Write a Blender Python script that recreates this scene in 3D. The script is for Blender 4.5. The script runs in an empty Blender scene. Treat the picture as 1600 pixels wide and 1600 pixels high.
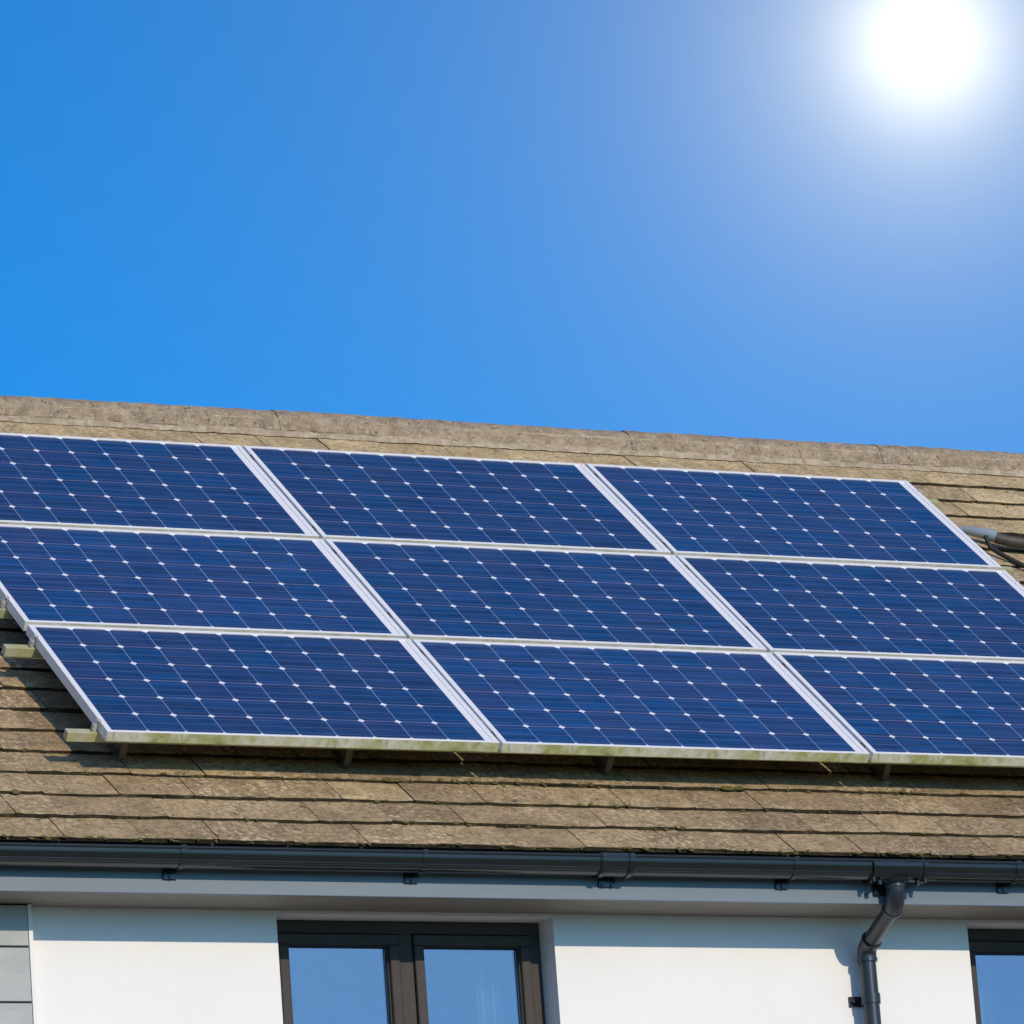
import bpy, bmesh, math, random
from mathutils import Vector, Matrix
random.seed(7)
S = bpy.context.scene
COL = S.collection
# ------------------------------------------------------------------ camera
G = 7.94                                  # height of the panel array's top above the ground datum
RM = [[0.8948865307512881, -0.4403133031664125, -0.07281683963621824],
      [0.043539618317095574, 0.24851434610613088, -0.967649172694445],
      [0.4441648328230472, 0.8627657937320679, 0.24156321418864557]]
CAM = Vector((-9.920371914753213, -21.77848967458446, -6.341427999399895 + G))
cd = bpy.data.cameras.new('camera'); cam = bpy.data.objects.new('camera', cd); COL.objects.link(cam)
r, d, f = [Vector(a) for a in RM]
m = Matrix.Identity(4)
for i in range(3):
    m[i][0] = r[i]; m[i][1] = -d[i]; m[i][2] = -f[i]; m[i][3] = CAM[i]
cam.matrix_world = m
cd.sensor_width = 36; cd.lens = 8896.9746 / 1600 * 36; cd.clip_start = 1; cd.clip_end = 3000
S.camera = cam
# ------------------------------------------------------------------ light and sky
SUN_EL, SUN_AZ = math.radians(21.8), math.radians(8)      # azimuth from -y towards +x
sd = Vector((math.sin(SUN_AZ) * math.cos(SUN_EL), -math.cos(SUN_AZ) * math.cos(SUN_EL), math.sin(SUN_EL)))
sl = bpy.data.lights.new('sun', 'SUN'); sl.energy = 2.95; sl.angle = math.radians(0.5); sl.color = (1, .815, .60)
so = bpy.data.objects.new('sun_lamp', sl); COL.objects.link(so); so.rotation_euler = sd.to_track_quat('Z', 'Y').to_euler()
W_ = bpy.data.worlds.new('World'); S.world = W_; W_.use_nodes = True
nt = W_.node_tree; nt.nodes.clear()
def N(nt, t, **k):
    n = nt.nodes.new(t)
    for a, b in k.items(): setattr(n, a, b)
    return n
sky = N(nt, 'ShaderNodeTexSky', sky_type='NISHITA', sun_disc=False)
sky.sun_elevation = SUN_EL; sky.sun_rotation = math.pi - SUN_AZ
sky.air_density = 1.0; sky.dust_density = 1.2; sky.ozone_density = 6.0; sky.altitude = 1500
tint = N(nt, 'ShaderNodeMix', data_type='RGBA', blend_type='MULTIPLY'); tint.inputs[0].default_value = 1
tint.inputs[7].default_value = (.045, .73, 1.03, 1)
nt.links.new(sky.outputs[0], tint.inputs[6])
bg = N(nt, 'ShaderNodeBackground'); bg.inputs[1].default_value = .15
nt.links.new(tint.outputs[2], bg.inputs[0])
# the sun that stands in the sky over the roof: a small white-hot disc and the bright air round it
tc = N(nt, 'ShaderNodeTexCoord')
dot = N(nt, 'ShaderNodeVectorMath', operation='DOT_PRODUCT')
gd = Vector((0.50236,0.80549,0.31434)).normalized()
dot.inputs[1].default_value = gd
nrm = N(nt, 'ShaderNodeVectorMath', operation='NORMALIZE')
nt.links.new(tc.outputs['Generated'], nrm.inputs[0]); nt.links.new(nrm.outputs[0], dot.inputs[0])
ac = N(nt, 'ShaderNodeMath', operation='ARCCOSINE'); nt.links.new(dot.outputs['Value'], ac.inputs[0])
dot2 = N(nt, 'ShaderNodeVectorMath', operation='DOT_PRODUCT'); dot2.inputs[1].default_value = sd; nt.links.new(nrm.outputs[0], dot2.inputs[0])
ac2 = N(nt, 'ShaderNodeMath', operation='ARCCOSINE'); nt.links.new(dot2.outputs['Value'], ac2.inputs[0])
def glow(scale, amp, col, power=1.0, ac=ac):
    a = N(nt, 'ShaderNodeMath', operation='DIVIDE'); nt.links.new(ac.outputs[0], a.inputs[0]); a.inputs[1].default_value = scale
    p = N(nt, 'ShaderNodeMath', operation='POWER'); nt.links.new(a.outputs[0], p.inputs[0]); p.inputs[1].default_value = power
    b = N(nt, 'ShaderNodeMath', operation='MULTIPLY'); nt.links.new(p.outputs[0], b.inputs[0]); b.inputs[1].default_value = -1
    e = N(nt, 'ShaderNodeMath', operation='EXPONENT'); nt.links.new(b.outputs[0], e.inputs[0])
    s = N(nt, 'ShaderNodeMath', operation='MULTIPLY'); nt.links.new(e.outputs[0], s.inputs[0]); s.inputs[1].default_value = amp
    g = N(nt, 'ShaderNodeBackground'); g.inputs[0].default_value = (*col, 1); nt.links.new(s.outputs[0], g.inputs[1])
    return g
prev = bg
for a in ((.056, .29, (1, .78, .16), 1.0), (.0225, .55, (1, .88, .56), 1.25), (.0130, .50, (1, .93, .74), 2.0), (.75, .56, (1, .70, .74), 1.5, ac2)):  # last one: unseen wide glow round the lamp's direction, added to fill shade
    g = glow(*a); ad = N(nt, 'ShaderNodeAddShader'); nt.links.new(prev.outputs[0], ad.inputs[0]); nt.links.new(g.outputs[0], ad.inputs[1]); prev = ad
wo = N(nt, 'ShaderNodeOutputWorld'); nt.links.new(prev.outputs[0], wo.inputs[0])
S.view_settings.view_transform = 'Standard'; S.view_settings.look = 'None'
S.view_settings.exposure = 0; S.view_settings.gamma = 1; S.view_settings.use_curve_mapping = False
S.render.engine = 'CYCLES'

# ------------------------------------------------------------------ helpers
TH = 0.6758124464787942
CT, ST = math.cos(TH), math.sin(TH)
def RP(x, v, o):                         # point on the roof: along the eaves, down the slope, off the panel plane
    return Vector((x, -v * CT - o * ST, -v * ST + o * CT + G))
def P(x, y, z): return Vector((x, y, z + G))
def F(x, y, z): return Vector((x + .071, y + .14, z + .030 + G))   # the facade's own datum

class MB:
    def __init__(s): s.v = []; s.f = []; s.uv = []; s.mi = []; s.tint = []
    def quad(s, pts, uv=None, mi=0, t=.5):
        n = len(s.v); s.v += [Vector(p) for p in pts]; s.f.append(tuple(range(n, n + len(pts))))
        s.uv.append(uv or [(0, 0)] * len(pts)); s.mi.append(mi); s.tint.append(t)
    def box(s, fn, a, b, mi=0, t=.5, bevel=0):
        (x0, y0, z0), (x1, y1, z1) = a, b
        c = [(x0, y0, z0), (x1, y0, z0), (x1, y1, z0), (x0, y1, z0), (x0, y0, z1), (x1, y0, z1), (x1, y1, z1), (x0, y1, z1)]
        n = len(s.v); s.v += [fn(*p) for p in c]
        for q in ((0, 3, 2, 1), (4, 5, 6, 7), (0, 1, 5, 4), (1, 2, 6, 5), (2, 3, 7, 6), (3, 0, 4, 7)):
            s.f.append(tuple(n + i for i in q)); s.uv.append([(c[i][0], c[i][1]) for i in q]); s.mi.append(mi); s.tint.append(t)
    def tube(s, pts, rad, seg=16, cap=True, mi=0):
        pts = [Vector(p) for p in pts]; rads = rad if isinstance(rad, (list, tuple)) else [rad] * len(pts)
        up = None; rings = []
        for i, p in enumerate(pts):
            a = pts[max(i - 1, 0)]; b = pts[min(i + 1, len(pts) - 1)]
            t = (b - a)
            if t.length < 1e-9: t = (pts[-1] - pts[0])
            t.normalize()
            if up is None: up = t.orthogonal().normalized()
            else: up = (up - t * up.dot(t)).normalized()
            w = t.cross(up); n = len(s.v)
            for k in range(seg):
                an = 2 * math.pi * k / seg; s.v.append(p + (up * math.cos(an) + w * math.sin(an)) * rads[i])
            rings.append(n)
        for i in range(len(rings) - 1):
            for k in range(seg):
                q = (rings[i] + k, rings[i] + (k + 1) % seg, rings[i + 1] + (k + 1) % seg, rings[i + 1] + k)
                s.f.append(q); s.uv.append([(0, 0)] * 4); s.mi.append(mi); s.tint.append(.5)
        if cap:
            for n, rev in ((rings[0], True), (rings[-1], False)):
                q = tuple(range(n, n + seg)); q = q[::-1] if rev else q
                s.f.append(q); s.uv.append([(0, 0)] * seg); s.mi.append(mi); s.tint.append(.5)
    def extrude(s, prof, x0, x1, mi=0, n=1):       # closed (y,z) profile along x
        k = len(prof); base = len(s.v)
        for i in range(n + 1):
            x = x0 + (x1 - x0) * i / n
            s.v += [F(x, *p) for p in prof]
        for i in range(n):
            for j in range(k):
                a = base + i * k + j; b = base + i * k + (j + 1) % k
                s.f.append((a, b, b + k, a + k)); s.uv.append([(0, 0)] * 4); s.mi.append(mi); s.tint.append(.5)
        for q in (tuple(range(base, base + k)), tuple(range(base + n * k, base + n * k + k))[::-1]):
            s.f.append(q); s.uv.append([(0, 0)] * k); s.mi.append(mi); s.tint.append(.5)
    def build(s, name, mats, parent=None, smooth=False, bevel=0, label=None, fix=True):
        me = bpy.data.meshes.new(name)
        me.from_pydata([tuple(v) for v in s.v], [], s.f)
        uvl = me.uv_layers.new(name='UVMap'); i = 0
        for fc, uv in zip(me.polygons, s.uv):
            for k, li in enumerate(fc.loop_indices): uvl.data[li].uv = uv[k]
        at = me.attributes.new('tint', 'FLOAT', 'FACE')
        for k, t in enumerate(s.tint): at.data[k].value = t; me.polygons[k].material_index = s.mi[k]
        if not isinstance(mats, (list, tuple)): mats = [mats]
        for q in mats: me.materials.append(q)
        if fix:
            bm = bmesh.new(); bm.from_mesh(me); bmesh.ops.recalc_face_normals(bm, faces=bm.faces); bm.to_mesh(me); bm.free()
        if smooth:
            for q in me.polygons: q.use_smooth = True
            try: me.set_sharp_from_angle(angle=math.radians(38))
            except Exception: pass
        o = bpy.data.objects.new(name, me); COL.objects.link(o)
        if bevel:
            b = o.modifiers.new('bevel', 'BEVEL'); b.width = bevel; b.segments = 2; b.limit_method = 'ANGLE'; b.angle_limit = math.radians(50)
        if parent is not None:
            o.parent = parent; o.matrix_parent_inverse = parent_inv(parent)
        if label: o['label'] = label
        return o
def parent_inv(p):                       # a thing's Empty is moved; parts and sub-parts sit in world coordinates
    return Matrix.Translation(p.location).inverted() if p.parent is None else Matrix.Identity(4)
def thing(name, label, cat, loc, group=None):
    o = bpy.data.objects.new(name, None); COL.objects.link(o); o.location = loc; o.empty_display_size = .3
    o['label'] = label; o['category'] = cat
    if group: o['group'] = group
    return o

# ------------------------------------------------------------------ materials
def mat(name):
    mt = bpy.data.materials.new(name); mt.use_nodes = True; nt = mt.node_tree; nt.nodes.clear()
    o = N(nt, 'ShaderNodeOutputMaterial'); b = N(nt, 'ShaderNodeBsdfPrincipled'); nt.links.new(b.outputs[0], o.inputs[0])
    return mt, nt, b
def L(nt, a, b): nt.links.new(a, b)
def noise(nt, scale, vec=None, detail=4, rough=.6, stretch=None):
    n = N(nt, 'ShaderNodeTexNoise'); n.inputs['Scale'].default_value = scale; n.inputs['Detail'].default_value = detail; n.inputs['Roughness'].default_value = rough
    if vec is None:
        t = N(nt, 'ShaderNodeTexCoord'); vec = t.outputs['Object']
    if stretch:
        mp = N(nt, 'ShaderNodeMapping'); mp.inputs['Scale'].default_value = stretch; L(nt, vec, mp.inputs[0]); vec = mp.outputs[0]
    L(nt, vec, n.inputs['Vector']); return n.outputs[0]
def ramp(nt, fac, stops):
    r = N(nt, 'ShaderNodeValToRGB'); e = r.color_ramp.elements
    while len(e) < len(stops): e.new(.5)
    for q, (p, c) in zip(e, stops): q.position = p; q.color = (*c, 1) if len(c) == 3 else c
    L(nt, fac, r.inputs[0]); return r.outputs[0]
def mix(nt, fac, a, b, mode='MIX'):
    n = N(nt, 'ShaderNodeMix', data_type='RGBA', blend_type=mode)
    for v, i in ((fac, 0), (a, 6), (b, 7)):
        if hasattr(v, 'default_value'): L(nt, v, n.inputs[i])
        elif i == 0: n.inputs[0].default_value = v
        else: n.inputs[i].default_value = (*v, 1)
    return n.outputs[2]
def mth(nt, op, a, b=None, c=None, clamp=False):
    n = N(nt, 'ShaderNodeMath', operation=op, use_clamp=clamp)
    for i, v in enumerate((a, b, c)):
        if v is None: continue
        if hasattr(v, 'default_value'): L(nt, v, n.inputs[i])
        else: n.inputs[i].default_value = v
    return n.outputs[0]
def bump(nt, b, h, dist, strength=1):
    n = N(nt, 'ShaderNodeBump'); n.inputs['Distance'].default_value = dist; n.inputs['Strength'].default_value = strength
    L(nt, h, n.inputs['Height']); L(nt, n.outputs[0], b.inputs['Normal'])
def attr(nt, name='tint'):
    a = N(nt, 'ShaderNodeAttribute'); a.attribute_name = name; return a.outputs['Fac']
BW = lambda v: (v, v, v)

def m_tile():
    mt, nt, b = mat('weathered_concrete_tile')
    t = attr(nt)
    base = ramp(nt, t, [(0, (.19, .140, .083)), (.35, (.265, .198, .112)), (.7, (.375, .285, .155)), (1, (.47, .37, .20))])
    n1 = ramp(nt, noise(nt, 9, detail=5), [(.3, BW(.75)), (.7, BW(1.30))])
    c = mix(nt, 1, base, n1, 'MULTIPLY')
    n2 = ramp(nt, noise(nt, 55, detail=4, rough=.7), [(.32, BW(.62)), (.5, BW(1.02)), (.68, BW(1.45))])
    c = mix(nt, 1, c, n2, 'MULTIPLY')
    lich = ramp(nt, noise(nt, 42, detail=3, rough=.6), [(.54, BW(0)), (.62, BW(1))])
    patch = ramp(nt, noise(nt, 2.2, detail=2), [(.40, BW(.12)), (.65, BW(.9))])
    c = mix(nt, mth(nt, 'MULTIPLY', lich, patch), c, (.60, .49, .32))
    pits = ramp(nt, noise(nt, 26, detail=3, rough=.6, stretch=(1, 1, 1.4)), [(.30, BW(1)), (.37, BW(0))])
    c = mix(nt, mth(nt, 'MULTIPLY', pits, .75), c, (.06, .055, .045))
    L(nt, c, b.inputs['Base Color']); b.inputs['Roughness'].default_value = .95; b.inputs['Specular IOR Level'].default_value = .2
    bump(nt, b, noise(nt, 90, detail=5, rough=.7), .004, .9)
    return mt
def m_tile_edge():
    mt, nt, b = mat('dark_tile_edge')
    c = ramp(nt, noise(nt, 14, detail=4), [(.3, (.018, .014, .008)), (.55, (.045, .036, .018)), (.68, (.10, .08, .035)), (.82, (.20, .17, .10))])  # mottled near-black to tan, for butt edges, sides and undersides
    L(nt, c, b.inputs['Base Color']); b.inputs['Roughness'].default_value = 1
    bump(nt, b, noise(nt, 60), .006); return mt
def m_ridge():
    mt, nt, b = mat('ridge_tile_concrete')
    c = ramp(nt, noise(nt, 14, detail=5, rough=.65), [(.28, (.20, .155, .105)), (.5, (.33, .26, .17)), (.72, (.47, .38, .25))])
    c = mix(nt, ramp(nt, noise(nt, 70, detail=3), [(.56, BW(0)), (.66, BW(.9))]), c, (.46, .42, .34))
    c = mix(nt, ramp(nt, noise(nt, 50, detail=2), [(.30, BW(.8)), (.40, BW(0))]), c, (.10, .08, .055))
    L(nt, c, b.inputs['Base Color']); b.inputs['Roughness'].default_value = .95
    bump(nt, b, noise(nt, 45, detail=5, rough=.7), .012); return mt
def m_mortar():
    mt, nt, b = mat('lichened_mortar')
    c = ramp(nt, noise(nt, 24, detail=5, rough=.7), [(.3, (.27, .215, .14)), (.5, (.40, .33, .225)), (.7, (.55, .48, .36))])
    L(nt, c, b.inputs['Base Color']); b.inputs['Roughness'].default_value = 1
    bump(nt, b, noise(nt, 50, detail=5), .012); return mt
def simple(name, col, rough=.5, metal=0, var=.12, scale=12, bumpd=0, spec=.5, stretch=None):
    mt, nt, b = mat(name)
    n = ramp(nt, noise(nt, scale, detail=5, stretch=stretch), [(.3, BW(1 - var)), (.7, BW(1 + var))])
    L(nt, mix(nt, 1, col, n, 'MULTIPLY'), b.inputs['Base Color'])
    b.inputs['Roughness'].default_value = rough; b.inputs['Metallic'].default_value = metal; b.inputs['Specular IOR Level'].default_value = spec
    if bumpd: bump(nt, b, noise(nt, scale * 5, detail=4), bumpd)
    return mt
def m_render():
    mt, nt, b = mat('white_render')
    n = ramp(nt, noise(nt, 2.5, detail=6, rough=.6), [(.3, (.80, .805, .79)), (.7, (.84, .845, .835))])
    L(nt, n, b.inputs['Base Color']); b.inputs['Roughness'].default_value = .9
    bump(nt, b, noise(nt, 160, detail=3), .0015, .6); return mt
def m_cladding():
    mt, nt, b = mat('grey_cladding_board')
    n = ramp(nt, noise(nt, 5, detail=6, rough=.6, stretch=(1, 1, 3)), [(.3, (.36, .40, .39)), (.5, (.41, .44, .43)), (.72, (.47, .49, .485))])
    L(nt, n, b.inputs['Base Color']); b.inputs['Roughness'].default_value = .8
    bump(nt, b, noise(nt, 60, detail=4, stretch=(.3, 1, 2)), .001); return mt
def m_frame():
    mt, nt, b = mat('anodised_frame')
    n = ramp(nt, noise(nt, 18, detail=4), [(.3, (.82, .84, .84)), (.7, (.90, .91, .90))])
    L(nt, n, b.inputs['Base Color']); b.inputs['Roughness'].default_value = .42; b.inputs['Metallic'].default_value = .15; return mt
def m_frame_dirty():
    mt, nt, b = mat('algae_stained_frame_edge')
    a = noise(nt, 9, detail=5, rough=.65)
    c = ramp(nt, a, [(.34, (.72, .72, .66)), (.5, (.56, .57, .42)), (.62, (.38, .41, .16)), (.78, (.20, .20, .10))])
    c = mix(nt, ramp(nt, noise(nt, 60, detail=3, stretch=(1, 1, .3)), [(.55, BW(0)), (.7, BW(.6))]), c, (.25, .25, .16))
    L(nt, c, b.inputs['Base Color']); b.inputs['Roughness'].default_value = .6; return mt
def m_frame_dull():
    mt, nt, b = mat('weathered_frame_edge')
    c = ramp(nt, noise(nt, 9, detail=5, rough=.65), [(.35, (.74, .74, .70)), (.55, (.60, .60, .50)), (.75, (.42, .43, .28))])
    L(nt, c, b.inputs['Base Color']); b.inputs['Roughness'].default_value = .55; return mt
def m_rail():
    mt, nt, b = mat('algae_stained_rail')
    c = ramp(nt, noise(nt, 16, detail=4), [(.3, (.55, .54, .42)), (.55, (.46, .46, .22)), (.8, (.36, .36, .12))])
    L(nt, c, b.inputs['Base Color']); b.inputs['Roughness'].default_value = .45; b.inputs['Metallic'].default_value = .2; return mt
CU, CV = .159, .1528
def m_cells():
    mt, nt, b = mat('solar_cells')
    uv = N(nt, 'ShaderNodeUVMap'); uv.uv_map = 'UVMap'
    sp = N(nt, 'ShaderNodeSeparateXYZ'); L(nt, uv.outputs[0], sp.inputs[0]); u, v = sp.outputs[0], sp.outputs[1]
    cu = mth(nt, 'DIVIDE', u, CU); cv = mth(nt, 'DIVIDE', v, CV)
    fu = mth(nt, 'ABSOLUTE', mth(nt, 'SUBTRACT', mth(nt, 'FRACT', mth(nt, 'ADD', cu, 20)), .5)); fv = mth(nt, 'ABSOLUTE', mth(nt, 'SUBTRACT', mth(nt, 'FRACT', mth(nt, 'ADD', cv, 20)), .5))
    # distances (in cell units) from the cell edge
    gu = mth(nt, 'GREATER_THAN', fu, .5 - .012); gv = mth(nt, 'GREATER_THAN', fv, .5 - .024)
    dia = mth(nt, 'GREATER_THAN', mth(nt, 'ADD', fu, fv), 1 - .098)
    # per-cell tone
    wn = N(nt, 'ShaderNodeTexWhiteNoise', noise_dimensions='3D'); cmb = N(nt, 'ShaderNodeCombineXYZ')
    L(nt, mth(nt, 'FLOOR', cu), cmb.inputs[0]); L(nt, mth(nt, 'FLOOR', cv), cmb.inputs[1])
    oi = N(nt, 'ShaderNodeObjectInfo'); L(nt, mth(nt, 'MULTIPLY', oi.outputs['Random'], 91), cmb.inputs[2]); L(nt, cmb.outputs[0], wn.inputs['Vector'])
    mp = N(nt, 'ShaderNodeMapping'); mp.inputs['Scale'].default_value = (1.2, 42, 1); L(nt, uv.outputs[0], mp.inputs[0]); L(nt, cmb.outputs[0], mp.inputs['Location'])
    st = noise(nt, 1.0, vec=mp.outputs[0], detail=3)
    cell = mix(nt, wn.outputs['Value'], CELL_A, CELL_B)
    cell = mix(nt, 1, cell, ramp(nt, st, [(.3, BW(.52)), (.7, BW(1.45))]), 'MULTIPLY')
    cell = mix(nt, 1, cell, ramp(nt, oi.outputs['Random'], [(0, (.80, .86, .86)), (.5, (1.0, 1.03, 1.0)), (1, (1.35, 1.08, 1.14))]), 'MULTIPLY')
    # busbars run along the long side, three to a cell
    bb = mth(nt, 'ABSOLUTE', mth(nt, 'SUBTRACT', mth(nt, 'FRACT', mth(nt, 'MULTIPLY', cv, 3)), .5))
    cell = mix(nt, mth(nt, 'MULTIPLY', mth(nt, 'LESS_THAN', bb, .030), .30), cell, (.24, .26, .38))
    c = mix(nt, gv, cell, (.13, .125, .23)); c = mix(nt, gu, c, (.20, .27, .48)); c = mix(nt, mth(nt, 'MULTIPLY', dia, mth(nt, 'MULTIPLY', mth(nt, 'LESS_THAN', cu, 9.6), mth(nt, 'GREATER_THAN', cu, .4))), c, (.80, .82, .86))
    dust = ramp(nt, noise(nt, 5, detail=6, rough=.7, stretch=(1, .5, 1)), [(.35, BW(.0)), (.75, BW(.035))])
    c = mix(nt, dust, c, (.42, .42, .42))
    # white backing sheet outside the ten columns of cells
    out = mth(nt, 'MAXIMUM', mth(nt, 'GREATER_THAN', cu, 10.0), mth(nt, 'LESS_THAN', cu, -.0))
    c = mix(nt, out, c, (.84, .85, .86))
    L(nt, c, b.inputs['Base Color']); b.inputs['Roughness'].default_value = .35; b.inputs['Specular IOR Level'].default_value = .35
    b.inputs['Coat Weight'].default_value = .8; b.inputs['Coat Roughness'].default_value = .10; b.inputs['Coat IOR'].default_value = 1.35
    return mt
CELL_A, CELL_B = (.001, .049, .170), (.014, .042, .145)
def m_glass():
    mt = bpy.data.materials.new('window_glass'); mt.use_nodes = True; nt = mt.node_tree; nt.nodes.clear()
    o = N(nt, 'ShaderNodeOutputMaterial'); g = N(nt, 'ShaderNodeBsdfGlossy'); t = N(nt, 'ShaderNodeBsdfTransparent'); mx = N(nt, 'ShaderNodeMixShader')
    g.inputs['Roughness'].default_value = .015; g.inputs[0].default_value = (.98, .94, 1, 1); t.inputs[0].default_value = (.70, .78, .80, 1)
    fr = N(nt, 'ShaderNodeFresnel'); fr.inputs[0].default_value = 1.5
    nb = N(nt, 'ShaderNodeBump'); nb.inputs['Distance'].default_value = .002; nb.inputs['Strength'].default_value = .15
    L(nt, noise(nt, 1.5, detail=1), nb.inputs['Height']); L(nt, nb.outputs[0], g.inputs['Normal'])
    L(nt, mth(nt, 'MULTIPLY_ADD', fr.outputs[0], 2.3, .09, clamp=True), mx.inputs[0])
    L(nt, t.outputs[0], mx.inputs[1]); L(nt, g.outputs[0], mx.inputs[2]); L(nt, mx.outputs[0], o.inputs[0]); return mt

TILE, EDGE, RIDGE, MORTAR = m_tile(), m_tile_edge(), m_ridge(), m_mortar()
RENDER, CLAD, FRAME, DIRTY, DULL, RAIL, CELLS, GLASS = m_render(), m_cladding(), m_frame(), m_frame_dirty(), m_frame_dull(), m_rail(), m_cells(), m_glass()
GUTTER = simple('anthracite_gutter_plastic', (.012, .016, .017), .18, var=.15, scale=6)
PIPE = simple('anthracite_pipe_plastic', (.022, .030, .038), .28, var=.15, scale=9)
FASCIA = simple('blue_grey_fascia_board', (.135, .180, .220), .45, var=.12, scale=4, stretch=(.2, 1, 1))
SOFFIT = simple('pale_soffit_board', (.22, .20, .165), .7, var=.05)
WINFR = simple('dark_bronze_window_frame', (.055, .048, .045), .6, var=.12, scale=7, spec=.25)
SEAL = simple('black_window_seal', (.015, .015, .016), .6)
DECK = simple('black_roof_underlay', (.02, .019, .017), .95)
STEEL = simple('galvanised_steel', (.13, .13, .10), .5, metal=.5, var=.25, scale=25)
BOLT = simple('clamp_metal', (.60, .60, .54), .4, metal=.4, var=.2, scale=40)
BLACK = simple('black_rubber', (.022, .022, .020), .7)
DARKPIPE = simple('dark_conduit_plastic', (.055, .05, .04), .6, var=.3, scale=30)
GREYPIPE = simple('grey_blue_fitting_plastic', (.26, .33, .37), .35, var=.1)
ROOM = simple('room_wall_paint', (.45, .46, .46), .9)
CURT = simple('pale_curtain_cloth', (.36, .38, .42), .9, var=.05)
MOSS = simple('green_moss', (.10, .095, .025), 1, var=.4, scale=60)
def m_ground():
    mt, nt, b = mat('grass_ground')
    c = ramp(nt, noise(nt, .6, detail=8, rough=.7), [(.3, (.05, .075, .02)), (.5, (.09, .11, .035)), (.7, (.14, .14, .06))])
    L(nt, c, b.inputs['Base Color']); b.inputs['Roughness'].default_value = 1
    bump(nt, b, noise(nt, 30), .05); return mt
def m_paving():
    mt, nt, b = mat('paving')
    br = N(nt, 'ShaderNodeTexBrick'); t = N(nt, 'ShaderNodeTexCoord'); L(nt, t.outputs['Object'], br.inputs[0])
    br.inputs['Scale'].default_value = 2; br.inputs['Color1'].default_value = (.30, .26, .21, 1); br.inputs['Color2'].default_value = (.25, .22, .18, 1)
    br.inputs['Mortar'].default_value = (.14, .13, .11, 1); br.inputs['Mortar Size'].default_value = .015
    L(nt, br.outputs[0], b.inputs['Base Color']); b.inputs['Roughness'].default_value = .9; return mt

# ------------------------------------------------------------------ ground
g = MB(); g.quad([(-900, -900, 0), (900, -900, 0), (900, 900, 0), (-900, 900, 0)]); go = g.build('ground', m_ground()); go['kind'] = 'structure'
g = MB(); g.box(lambda x, y, z: Vector((x, y, z)), (-9, -14, -.1), (10, -2.3, .03)); po = g.build('patio_paving', m_paving()); po['kind'] = 'structure'

# ------------------------------------------------------------------ house
H = .192                                  # tiles lie this far below the panel glass
X0, X1 = -8.0, 9.0
YW, YF, ZS = -2.32, -2.63, -2.512         # wall face, fascia face, soffit height
AY = .7415; AZ = AY * math.tan(TH) - H / CT    # ridge line of the tiled plane
YB = 2 * AY - YW - .28
house = thing('house', 'white rendered house with brown tiled roof and dark gutter, filling the lower part', 'house', Vector((0, YW, 0)))
WINS = [(-1.045, .142), (2.033, 3.210), (5.2, 6.377), (-5.2, -4.023)]
WT, WB = -2.525, -3.75
w = MB()
xs = sorted([X0 + .25, X1 - .25] + [q for a in WINS for q in a])
for a, b in zip(xs, xs[1:]):
    if any(abs(a - q[0]) < 1e-6 for q in WINS):
        w.box(F, (a, YW, WT), (b, YW + .3, ZS + .004)); w.box(F, (a, YW, -G - .1), (b, YW + .3, WB))
    else: w.box(F, (a, YW, -G - .1), (b, YW + .3, ZS + .004))
wall = w.build('wall', RENDER, house)
w = MB()                                   # side and back walls, with the gables
for xa, xb in ((X0 + .25, X0 + .55), (X1 - .55, X1 - .25)):
    pr = [(YW + .3, -G - .1), (YB, -G - .1), (YB, ZS), (AY, AZ - .35), (YW + .3, ZS)]
    n = len(w.v); w.v += [F(xa, *q) for q in pr] + [F(xb, *q) for q in pr]
    for j in range(5): w.f.append((n + j, n + (j + 1) % 5, n + 5 + (j + 1) % 5, n + 5 + j)); w.uv.append([(0, 0)] * 4); w.mi.append(0); w.tint.append(.5)
    w.f.append(tuple(n + j for j in range(5))); w.f.append(tuple(n + 5 + j for j in range(5)))
    w.uv += [[(0, 0)] * 5] * 2; w.mi += [0, 0]; w.tint += [.5, .5]
w.box(F, (X0 + .55, YB - .3, -G - .1), (X1 - .55, YB, ZS))
w.build('wall', RENDER, house)
# cladding boards on the left of the facade, standing 30 mm proud
c = MB()
zz = [ZS - .002, -2.675, -2.885, -3.095, -3.29, -3.50, -3.71, -3.92, -4.13, -4.34, -4.55]
zz[0] = ZS - .002
c.box(F, (-3.9, YW - .018, -4.55), (-2.092, YW - .002, ZS - .004))
for a, b in zip(zz, zz[1:]):
    c.box(F, (-3.9, YW - .060, b + .004), (-2.092, YW - .020, a - .004))
c.build('cladding', CLAD, house, bevel=.002)
c = MB(); c.box(F, (-2.090, YW - .062, -4.55), (-2.074, YW - .001, ZS - .003)); c.build('cladding_trim', RENDER, house)
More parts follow.
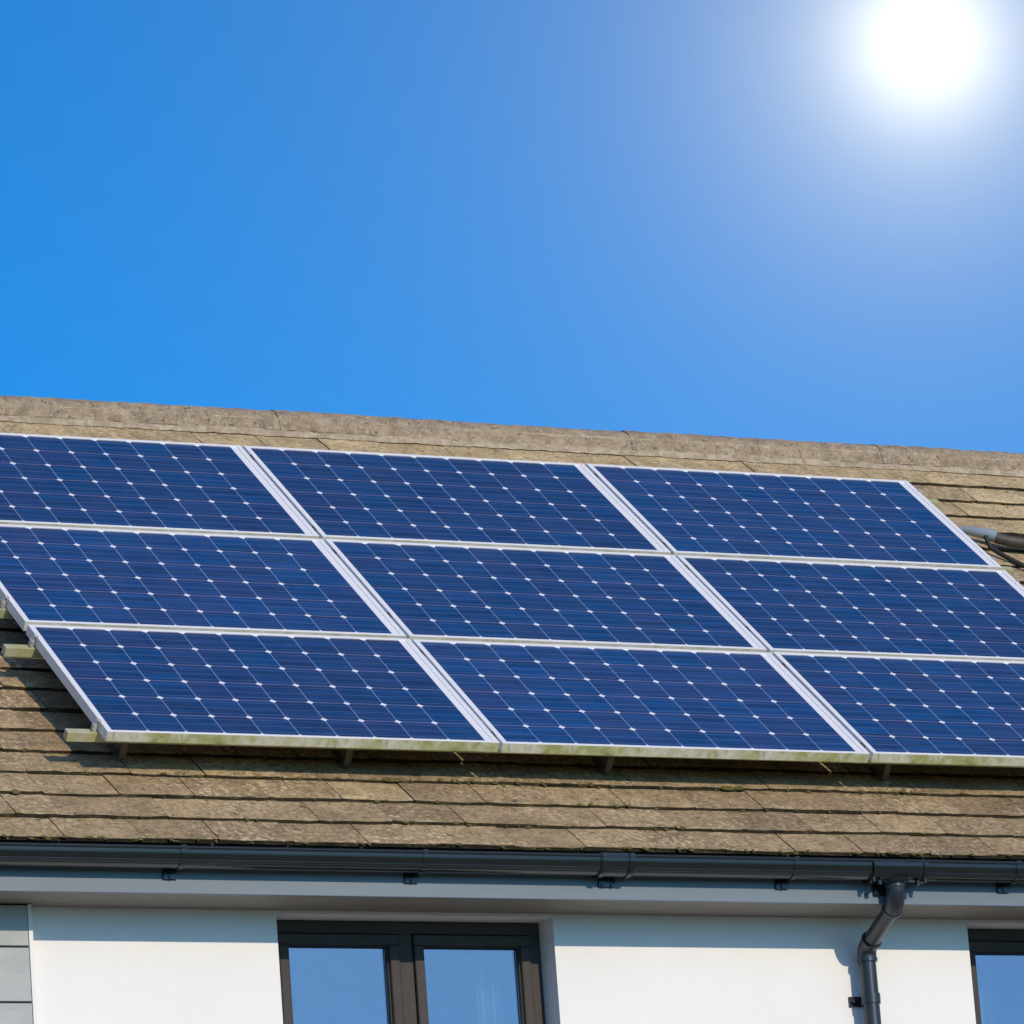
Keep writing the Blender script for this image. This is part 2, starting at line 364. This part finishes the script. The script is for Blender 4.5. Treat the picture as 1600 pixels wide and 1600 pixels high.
# windows
def window(x0, x1, curtain):
    wn = MB(); ya, yb = YW + .12, YW + .19; fw = .048
    def ring(mb, x0, x1, zb, zt, w, ya, yb, bw=None):
        bw = bw or w
        mb.box(F, (x0, ya, zt - w), (x1, yb, zt)); mb.box(F, (x0, ya, zb), (x1, yb, zb + bw))
        mb.box(F, (x0, ya, zb + bw), (x0 + w, yb, zt - w)); mb.box(F, (x1 - w, ya, zb + bw), (x1, yb, zt - w))
    zt, zb = WT - .003, WB + .03
    ring(wn, x0 + .002, x1 - .002, zb, zt, fw, ya, yb)
    xm = x0 + .597
    wn.box(F, (xm - .030, ya, zb + fw), (xm + .030, yb, zt - fw))
    win = wn.build('window', WINFR, house, bevel=.004)
    sw = .042
    for (a, b) in ((x0 + fw + .004, xm - .032), (xm + .032, x1 - fw - .004 + .018)):
        b = min(b, x1 - fw - .004)
        s = MB(); ring(s, a, b, zb + fw + .004, zt - fw - .004, sw, ya - .014, yb - .012)
        s.build('casement', WINFR, win, bevel=.006)
        s = MB(); ring(s, a + sw, b - sw, zb + fw + .004 + sw, zt - fw - .004 - sw, .006, ya + .004, yb - .014)
        s.build('seal', SEAL, win)
        s = MB(); yg = ya + .022
        s.box(F, (a + sw + .007, yg, zb + fw + sw + .012), (b - sw - .007, yg + .004, zt - fw - sw - .012)); s.build('pane', GLASS, win)
    s = MB(); s.box(F, (x0 - .04, YW - .05, WB - .001), (x1 + .04, YW + .12, WB + .03)); s.build('sill', WINFR, win, bevel=.004)
    # curtain hanging behind the glass
    for (ca, cb) in curtain:
        s = MB(); n = 40; y = YW + .30
        pts = [(x0 + ca + (cb - ca) * i / n, y + .018 * math.sin(i * 1.35) + .006 * math.sin(i * 3.1)) for i in range(n + 1)]
        for (xa, y1), (xb, y2) in zip(pts, pts[1:]):
            s.quad([F(xa, y1, -4.2), F(xb, y2, -4.2), F(xb, y2, -2.56), F(xa, y1, -2.56)])
            s.quad([F(xa, y1 + .004, -4.2), F(xb, y2 + .004, -4.2), F(xb, y2 + .004, -2.56), F(xa, y1 + .004, -2.56)])
        s.build('curtain', CURT, win, smooth=True, fix=False)
window(*WINS[0], [(.98, 1.20)])
window(*WINS[1], [(.02, .26)])
window(*WINS[2], [(.02, .3)])
window(*WINS[3], [(.02, .3)])
for (a, b) in WINS:                          # rooms behind the windows
    r = MB(); x0, x1, y0, y1, z0, z1 = a - .6, b + .6, YW + .31, 1.2, -5.0, -2.42
    r.quad([F(x0, y1, z0), F(x1, y1, z0), F(x1, y1, z1), F(x0, y1, z1)]); r.quad([F(x0, y0, z0), F(x1, y0, z0), F(x1, y1, z0), F(x0, y1, z0)])
    r.quad([F(x0, y0, z1), F(x1, y0, z1), F(x1, y1, z1), F(x0, y1, z1)]); r.quad([F(x0, y0, z0), F(x0, y1, z0), F(x0, y1, z1), F(x0, y0, z1)])
    r.quad([F(x1, y0, z0), F(x1, y1, z0), F(x1, y1, z1), F(x1, y0, z1)])
    bm_o = r.build('room_lining', ROOM, house)
s = MB(); s.box(F, (X0, YF + .022, ZS), (X1, YW + .02, ZS + .012)); s.box(F, (X0, YB - .02, ZS), (X1, YB + .29, ZS + .012)); s.build('soffit', SOFFIT, house)
s = MB(); s.box(F, (X0, YF, ZS - .004), (X1, YF + .020, -2.29)); s.box(F, (X0, YB + .29, ZS - .004), (X1, YB + .31, -2.29)); s.build('fascia', FASCIA, house, bevel=.003)

# ---- roof: every tile course modelled, with butt edges and open joints
GA, VE, TW = .1837, 3.420, .31
ro = MB(); rnd = random.Random(3)
# underlay deck (front) and back slope
def DK(x, v, o): return RP(x, v, o)
ro.box(DK, (X0, -.93, -H - .075), (X1, 3.36, -H - .045), mi=2)
def mirror(p): return Vector((p[0], 2 * AY - p[1], p[2]))
VR = -(AY * CT + AZ * ST)                   # slope coordinate of the apex
for k in range(22):                         # back slope, plain courses
    v1 = VE - GA * k; v0 = v1 - GA
    q = [RP(X0, max(v0, VR), -H - .014), RP(X1, max(v0, VR), -H - .014), RP(X1, v1, -H), RP(X0, v1, -H)]
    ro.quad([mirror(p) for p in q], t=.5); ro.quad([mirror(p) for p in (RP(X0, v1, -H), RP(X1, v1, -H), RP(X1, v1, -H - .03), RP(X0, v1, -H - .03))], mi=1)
T_ = .0155
for k in range(22):
    v1 = VE - GA * k; v0 = v1 - GA - .03
    off = (.155 if k % 2 else 0) - 1.96 + (.0 if k < 30 else 0)
    n0 = int((X0 - off) / TW) + 0
    course_shift = rnd.uniform(-.03, .03)
    for i in range(n0, int((X1 - off) / TW)):
        xa = off + course_shift + i * TW + rnd.uniform(-.002, .002) + .0011; xb = off + course_shift + (i + 1) * TW + rnd.uniform(-.002, .002) - .0011
        if xa < X0 or xb > X1: continue
        tint = min(1, max(0, rnd.gauss(.40 + .40 * min(1, max(0, (k - 12) / 8)), .10))); dv = rnd.uniform(-.004, .004); do = rnd.uniform(-.0015, .0025); tl = rnd.uniform(-.0012, .0012)
        NX = 7 if -3 < xa < 5 else 2; n = len(ro.v)
        rows = []
        for vi, (vv, oo) in enumerate(((v0, -H - T_ * 1.16), (v1 - .03, -H - T_ * .12), (v1, -H))):
            row = []
            for j in range(NX + 1):
                x = xa + (xb - xa) * j / NX
                jv = rnd.uniform(-.0028, .0028) if vi == 2 else 0; jo = rnd.uniform(-.0012, .0012) if vi else 0
                corner = (-.004 if (vi == 2 and j in (0, NX)) else 0)
                row.append((x, vv + dv * (vi > 0) + jv + corner, oo + do + jo + tl * (j / NX - .5) * 2 - (.001 if vi == 2 else 0)))
            rows.append(row)
        for ra, rb in zip(rows, rows[1:]):
            for j in range(NX):
                ro.quad([RP(*ra[j]), RP(*ra[j + 1]), RP(*rb[j + 1]), RP(*rb[j])], t=tint)
        e = rows[-1]
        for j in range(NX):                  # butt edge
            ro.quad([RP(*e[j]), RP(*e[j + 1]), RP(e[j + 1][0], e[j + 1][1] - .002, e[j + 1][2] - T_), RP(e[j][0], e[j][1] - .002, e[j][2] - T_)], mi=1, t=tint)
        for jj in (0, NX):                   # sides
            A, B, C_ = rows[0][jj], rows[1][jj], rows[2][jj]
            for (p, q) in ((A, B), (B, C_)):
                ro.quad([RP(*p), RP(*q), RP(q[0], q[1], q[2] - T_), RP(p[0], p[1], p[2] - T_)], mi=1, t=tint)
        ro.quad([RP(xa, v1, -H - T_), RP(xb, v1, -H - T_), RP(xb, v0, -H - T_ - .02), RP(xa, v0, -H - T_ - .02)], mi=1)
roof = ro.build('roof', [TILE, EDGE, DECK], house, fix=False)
# ridge tiles, half round, bedded on mortar
CY, CZ, CR = .7415, .2574, .120
x = X0; rr = random.Random(5); first = None
while x < X1 - .1:
    Lr = .445; q = MB(); nseg = 14; nx = 8
    tw = rr.uniform(-.002, .003); sh = rr.uniform(-.003, .003)
    for i in range(nx):
        xa = x + Lr * i / nx; xb = x + Lr * (i + 1) / nx
        for j in range(nseg):
            a0 = math.pi * j / nseg; a1 = math.pi * (j + 1) / nseg
            def pt(xx, a):
                k = CR + tw + .0018 * math.sin(xx * 41 + a * 5) + .0014 * math.sin(xx * 97 + a * 11)
                return P(xx, CY - k * math.cos(a), CZ + sh + k * math.sin(a))
            q.quad([pt(xa, a0), pt(xb, a0), pt(xb, a1), pt(xa, a1)])
    for xx in (x, x + Lr):
        for j in range(nseg):
            a0 = math.pi * j / nseg; a1 = math.pi * (j + 1) / nseg
            k, k2 = CR + tw, CR + tw - .016
            q.quad([P(xx, CY - k * math.cos(a0), CZ + sh + k * math.sin(a0)), P(xx, CY - k * math.cos(a1), CZ + sh + k * math.sin(a1)),
                    P(xx, CY - k2 * math.cos(a1), CZ + sh + k2 * math.sin(a1)), P(xx, CY - k2 * math.cos(a0), CZ + sh + k2 * math.sin(a0))])
    for sgn in (-1, 1):
        q.quad([P(x, CY + sgn * (CR + tw), CZ + sh), P(x + Lr, CY + sgn * (CR + tw), CZ + sh), P(x + Lr, CY + sgn * (CR - .016), CZ + sh), P(x, CY + sgn * (CR - .016), CZ + sh)])
    q.build('ridge_tile', RIDGE, roof, smooth=True, fix=False)
    x += Lr + .0012
mo = MB(); n = 420; rr = random.Random(8)
for sgn in (-1, 1):
    prev = None
    for i in range(n + 1):
        x = X0 + (X1 - X0) * i / n; j1 = rr.uniform(-.006, .006); j2 = rr.uniform(-.004, .008)
        base = CY + sgn * (CR + .020 + j1)
        cur = (P(x, CY + sgn * (CR - .012), CZ + .012), P(x, CY + sgn * (CR + .004 + j2 * .4), CZ - .006 + j2), P(x, base, AZ - (abs(base - AY)) * math.tan(TH) - .012))
        if prev:
            for a in range(2): mo.quad([prev[a], cur[a], cur[a + 1], prev[a + 1]])
        prev = cur
mo.box(P, (X0 + .01, CY - CR + .014, CZ - .03), (X1 - .01, CY + CR - .014, CZ + .06))
mo.build('ridge_mortar', MORTAR, roof, fix=False)
# moss cushions on the course edges
ms = MB(); rr = random.Random(21)
def blob(mb, c, sx, sv, so_):
    n = len(mb.v); R_, K = 4, 8
    for i in range(R_ + 1):
        ph = math.pi / 2 * i / R_
        for k in range(K):
            t = 2 * math.pi * k / K; jj = 1 + rr.uniform(-.25, .25)
            mb.v.append(RP(c[0] + sx * math.cos(t) * math.cos(ph) * jj, c[1] + sv * math.sin(t) * math.cos(ph) * jj, c[2] + so_ * math.sin(ph) * jj))
    for i in range(R_):
        for k in range(K):
            mb.f.append((n + i * K + k, n + i * K + (k + 1) % K, n + (i + 1) * K + (k + 1) % K, n + (i + 1) * K + k)); mb.uv.append([(0, 0)] * 4); mb.mi.append(0); mb.tint.append(.5)
for i in range(420):
    k = rr.choice([0, 0, 0, 0, 1, 2, 3, 3, 3, 4, 5, 6, 20, 19, 18, 17])
    blob(ms, (rr.uniform(-2.6, 4.8), VE - GA * k - rr.uniform(-.003, .004), -H - rr.uniform(.0, .012)), rr.uniform(.004, .016), rr.uniform(.004, .010), rr.uniform(.003, .009))
for (x, k, s_) in ((-.43, 3, .03), (-.39, 3, .02), (1.08, 3, .035), (1.13, 3, .028), (-2.05, 2, .02)):
    blob(ms, (x, VE - GA * k, -H - .003), s_, .013, .010)
ms.build('moss', MOSS, roof, smooth=True)['kind'] = 'stuff'

# ---- gutter and downpipe
def arc_profile(cy, cz, rad, a0, a1, n, th):
    o_ = [(cy - rad * math.cos(a0 + (a1 - a0) * i / n), cz - rad * math.sin(a0 + (a1 - a0) * i / n)) for i in range(n + 1)]
    i_ = [(cy - (rad - th) * math.cos(a0 + (a1 - a0) * i / n), cz - (rad - th) * math.sin(a0 + (a1 - a0) * i / n)) for i in range(n + 1)]
    return o_ + i_[::-1]
GY, GZ_, GR = YF - .060, -2.377, .056
gu = MB(); pr = arc_profile(GY, GZ_, GR, 0, math.pi, 28, .003)
gu.extrude(pr, X0 - .02, X1 + .02)
gu.extrude([(GY - GR - .0005, GZ_ - .002), (GY - GR - .0005, GZ_ + .010), (GY - GR + .003, GZ_ + .010), (GY - GR + .003, GZ_ - .002)], X0 - .02, X1 + .02)
gu.extrude([(GY - GR + .001 + .0075 * math.cos(a * math.pi / 6), GZ_ + .0145 + .0075 * math.sin(a * math.pi / 6)) for a in range(12)], X0 - .02, X1 + .02)
for _a in (.60, .74): gu.extrude([(GY - (GR + .0005) * math.cos(_a) + .0042 * math.cos(a * math.pi / 5), GZ_ - (GR + .0005) * math.sin(_a) + .0042 * math.sin(a * math.pi / 5)) for a in range(10)], X0 - .02, X1 + .02)
gu.box(F, (X0 - .02, GY + GR - .003, GZ_ - .001), (X1 + .02, GY + GR, GZ_ + .015))
gutter = gu.build('gutter', GUTTER, house, smooth=True)
def band(x0, x1, th, name, lug=True):
    b = MB(); b.extrude(arc_profile(GY, GZ_, GR + th, -.18, math.pi, 26, th - .0004), x0, x1)
    b.box(F, (x0, GY - GR - th - .002, GZ_ + .008), (x1, GY - GR + .010, GZ_ + .024))
    if lug:
        xm = (x0 + x1) / 2 - .015
        b.box(F, (xm - .028, YF - .012, GZ_ - .085), (xm + .028, YF - .0015, GZ_ - .02))
        b.tube([F(xm, YF - .012, GZ_ - .078), F(xm, YF - .019, GZ_ - .078)], .007, 10)
    return b.build(name, GUTTER, gutter, smooth=True)
for x in (-4.6, -3.6, -2.62, -1.60, -.60, 1.02, 2.04, 3.0, 4.0, 5.0): band(x - .011, x + .011, .0035, 'gutter_bracket')
band(.150, .300, .004, 'gutter_union', lug=False)
for x in (.165, .285):
    band(x - .010, x + .010, .0085, 'gutter_clip', lug=False)
b = MB(); b.box(F, (.19, YF - .012, GZ_ - .088), (.26, YF - .0015, GZ_ - .02)); b.tube([F(.205, YF - .012, GZ_ - .082), F(.205, YF - .019, GZ_ - .082)], .006, 10); b.tube([F(.245, YF - .012, GZ_ - .082), F(.245, YF - .019, GZ_ - .082)], .006, 10); b.build('union_plate', GUTTER, gutter)
OX = 1.490
o_ = MB(); o_.extrude(arc_profile(GY, GZ_, GR + .007, -.16, math.pi, 26, .0066), OX - .125, OX + .125)
o_.extrude(arc_profile(GY, GZ_, GR + .012, -.12, math.pi, 26, .004), OX - .125, OX - .105); o_.extrude(arc_profile(GY, GZ_, GR + .012, -.12, math.pi, 26, .004), OX + .105, OX + .125)
for sx in (-1, 1):
    o_.tube([F(OX + sx * .088, GY - .030, GZ_ - .060), F(OX + sx * .088, GY - .030, GZ_ - .078)], .011, 10)
    o_.tube([F(OX + sx * .118, GY - .038, GZ_ - .050), F(OX + sx * .118, GY - .038, GZ_ - .068)], .009, 10)
o_.tube([F(OX, GY, GZ_ - .045), F(OX, GY, GZ_ - .066), F(OX, GY, GZ_ - .068), F(OX, GY, GZ_ - .085)], [.058, .052, .042, .040], 24)
o_.box(F, (OX - .07, YF - .014, GZ_ - .105), (OX + .05, YF - .0015, GZ_ - .02))
o_.tube([F(OX - .10, YF - .012, GZ_ - .098), F(OX - .10, YF - .019, GZ_ - .098)], .006, 10)
o_.build('gutter_outlet', GUTTER, gutter, smooth=True)
def bez(p0, p1, p2, n=8): return [p0 * (1 - t) ** 2 + p1 * 2 * t * (1 - t) + p2 * t * t for t in [i / n for i in range(n + 1)]]
PX, PY = 1.508, YW - .072
d1 = MB()
k0, k1, k2 = F(OX, GY, GZ_ - .078), F(OX, GY, GZ_ - .135), F(OX + .008, GY + .050, GZ_ - .158)
d1.tube([F(OX, GY, GZ_ - .070), F(OX, GY, GZ_ - .082)] + bez(k0 - Vector((0, 0, .006)), k1, k2), [.0425, .0425] + [.0385] * 9, 24)
d1.tube([k2, k2 + (k2 - k1).normalized() * .012], [.0425, .0425], 24)
down = MB()
e0 = F(PX, PY, -2.684); e1 = F(PX, PY, -2.648)
e2 = e1 + (k2 - e1).normalized() * .045
down.tube([F(PX, PY, -G + .05), F(PX, PY, -2.66)], .034, 24)
dp = down.build('downpipe', PIPE, house, smooth=True)
d1.build('offset_bend', PIPE, dp, smooth=True)
t_ = MB(); t_.tube([k2, e2], .034, 24); t_.build('offset_pipe', PIPE, dp, smooth=True)
t_ = MB(); t_.tube([e2 + (e2 - e1) * .25] + bez(e2, e1, e0) + [F(PX, PY, -2.70)], .0385, 24)
t_.tube([e2 + (e2 - e1) * .3, e2 + (e2 - e1) * .05], .0425, 24); t_.tube([F(PX, PY, -2.705), F(PX, PY, -2.69)], .0415, 24)
t_.build('offset_bend', PIPE, dp, smooth=True)
t_ = MB(); t_.tube([F(PX, PY, -2.875), F(PX, PY, -2.835)], .0395, 24)
t_.box(F, (PX - .012, PY + .03, -2.875), (PX + .012, YW - .004, -2.835)); t_.box(F, (PX - .062, YW - .010, -2.875), (PX + .062, YW - .001, -2.835))
for sx in (-1, 1): t_.tube([F(PX + sx * .048, YW - .010, -2.855), F(PX + sx * .048, YW - .022, -2.855)], .008, 10)
t_.build('pipe_clip', PIPE, dp, smooth=True)

# ------------------------------------------------------------------ solar array
PW, PH, PD, LX, LV = 1.660, .950, .042, .023, .0165
CPIT, RPIT = 1.675, .97824
def panel_meshes():
    f_ = MB()
    fn = lambda x, v, o: Vector((x, -v, o))     # local: x along the eaves, -y down the slope, z off the roof
    w_ = .030
    f_.box(fn, (0, 0, -PD), (LX, PH, 0)); f_.box(fn, (PW - LX, 0, -PD), (PW, PH, 0))
    f_.box(fn, (LX, 0, -PD), (PW - LX, LV, 0))
    f_.box(fn, (LX, PH - LV, -PD), (PW - LX, PH, 0))
    for i, q in enumerate(f_.f):
        n = (f_.v[q[1]] - f_.v[q[0]]).cross(f_.v[q[2]] - f_.v[q[1]])
        c_ = sum((f_.v[k] for k in q), Vector()) / 4
        if abs(c_.y + PH) < 1e-5: f_.mi[i] = 1
        if abs(c_.y) < 1e-5: f_.mi[i] = 1
    s_ = MB(); zt = -.0035
    a, b = LX, PW - LX; c_, d_ = LV, PH - LV
    s_.quad([fn(a, d_, zt), fn(b, d_, zt), fn(b, c_, zt), fn(a, c_, zt)], uv=[(.0065, PH - 2 * LV), (b - a + .0065, PH - 2 * LV), (b - a + .0065, 0), (.0065, 0)])
    s_.quad([fn(a, c_, zt - .006), fn(b, c_, zt - .006), fn(b, d_, zt - .006), fn(a, d_, zt - .006)], mi=1)
    return f_, s_
fm, sm = panel_meshes()
frame0 = fm.build('frame', [FRAME, DIRTY], None, bevel=.0012); sheet0 = sm.build('cell_sheet', [CELLS, FRAME], None, fix=False)
labels = {(0, 0): 'blue solar panel at the upper left, cut by the left edge, nearest the ridge',
 (1, 0): 'blue solar panel in the middle of the top row beneath the ridge',
 (2, 0): 'solar panel at the top right corner of the array, beside the brown tiles',
 (0, 1): 'blue solar panel left in the middle row, cut by the left edge',
 (1, 1): 'solar panel at the very centre of the array, panels on all sides',
 (2, 1): 'solar panel right in the middle row, cut by the right edge',
 (0, 2): 'solar panel at the lower left corner of the array, whole mossy bottom edge showing',
 (1, 2): 'solar panel in the middle of the bottom row above the dark gap',
 (2, 2): 'solar panel at the lower right, running out of the picture, above the downpipe'}
rotR = Matrix(((1, 0, 0), (0, CT, -ST), (0, ST, CT))).to_4x4()
first = True
for (ci, ri), lb in labels.items():
    x = .0075 + (ci - 1) * CPIT; v = ri * RPIT + .004
    t = thing('solar_panel', lb, 'solar panel', (0, 0, 0), 'solar panels mounted on the roof')
    jit = Matrix.Rotation(random.uniform(-.0006, .0006), 4, 'Z')
    t.matrix_world = Matrix.Translation(RP(x, v, random.uniform(-.0015, .0015))) @ rotR @ jit
    for src in (frame0, sheet0):
        o = src if first else src.copy()
        if not first: COL.objects.link(o)
        o.parent = t; o.matrix_parent_inverse = Matrix.Identity(4)
        if src is frame0:
            o.material_slots[1].link = 'OBJECT'; o.material_slots[1].material = DULL if ri < 2 else DIRTY
    first = False
# rails with clamps and roof hooks
XL, XR = -1.795, 3.46
rail_pos = [(r_ * RPIT + q - (.125 if (r_, j) == (1, 1) else 0), r_, j) for r_ in range(3) for j, q in enumerate((.10, .845))]
rnames = ['top row, upper', 'top row, lower', 'middle row, upper', 'middle row, lower', 'bottom row, upper', 'bottom row, lower']
rl = ['metal mounting rail under the top row, its end just showing at the upper right',
      'metal mounting rail under the top row, its end beside the dark conduit',
      'metal mounting rail under the middle row, nearer the ridge',
      'metal mounting rail under the middle row, nearer the gutter',
      'stained mounting rail with its end sticking out at the left picture edge',
      'lowest mounting rail, yellowish end sticking out at the lower left corner of the array']
r0 = None
for (v, r_, j), lb in zip(rail_pos, rl):
    t = thing('mounting_rail', lb, 'rail', RP(XL, v, -.1), 'mounting rails under the solar panels')
    b = MB(); b.box(RP, (XL, v, -.082), (XR, v + .036, -.0425 - .0005))
    b.build('rail_bar', RAIL, t, bevel=.0015)
    for cx in (.0, CPIT):
        b = MB(); b.box(RP, (cx - .0045, v, -.042), (cx + .0045, v + .036, -.004)); b.box(RP, (cx - .014, v + .004, .0035), (cx + .014, v + .030, .0065)) if False else None
        b.tube([RP(cx, v + .018, -.004), RP(cx, v + .018, .003)], .0045, 6); b.build('clamp', STEEL, t)
    for cx, sg in ((-CPIT + .0075, -1), (CPIT * 2 - .0075, 1)):
        b = MB(); xx = cx
        a_, c_ = sorted((xx + sg * .002, xx + sg * .024))
        c_ = a_ + .013; b.box(RP, (a_, v + .004, -.042), (c_, v + .030, -.014)); a2, c2 = sorted((xx - sg * .004, xx + sg * .012)); b.box(RP, (a2, v + .007, .0022), (c2, v + .027, .0042))
        a3, c3 = sorted((xx + sg * .003, xx + sg * .006)); b.box(RP, (a3, v + .007, -.014), (c3, v + .027, .0024))
        b.tube([RP(xx + sg * .012, v + .017, -.014), RP(xx + sg * .012, v + .017, -.004)], .005, 6)
        b.build('clamp', BOLT, t, bevel=.001)
    for hx in (-1.52, -.57, .58, 1.86, 3.05):
        b = MB(); b.box(RP, (hx - .014, v - .036, -H + .005), (hx + .014, v - .031, -.086)); b.box(RP, (hx - .014, v - .16, -H + .005), (hx + .014, v - .036, -H + .010))
        b.box(RP, (hx - .014, v - .036, -.087), (hx + .014, v + .030, -.0825))
        b.build('roof_hook', STEEL, t, bevel=.001)

# dark conduit on the tiles right of the array
t = thing('roof_conduit', 'dark conduit with a blue-grey end fitting lying on the tiles right of the panels', 'conduit', RP(3.65, .25, -H))
ho = -H + .045
b = MB(); b.tube([RP(3.700, .270, ho + .003)] + bez(RP(3.72, .285, ho), RP(3.78, .33, ho), RP(3.95, .325, ho - .004)) + [RP(4.6, .33, ho - .006), RP(5.6, .335, ho - .006)], .026, 16); b.build('pipe', DARKPIPE, t, smooth=True)
b = MB(); b.tube([RP(3.575, .165, ho - .022), RP(3.60, .185, ho - .008), RP(3.69, .258, ho + .004), RP(3.715, .28, ho + .004)], [.010, .020, .028, .029], 20); b.build('end_fitting', GREYPIPE, t, smooth=True)
b = MB(); b.tube([RP(3.64, .30, -.13)] + bez(RP(3.66, .34, -H + .02), RP(3.70, .45, -H + .012), RP(3.78, .56, -H + .012)) + [RP(3.95, .72, -H + .012), RP(4.3, .95, -H + .012)], .011, 12); b.build('cable', BLACK, t, smooth=True)
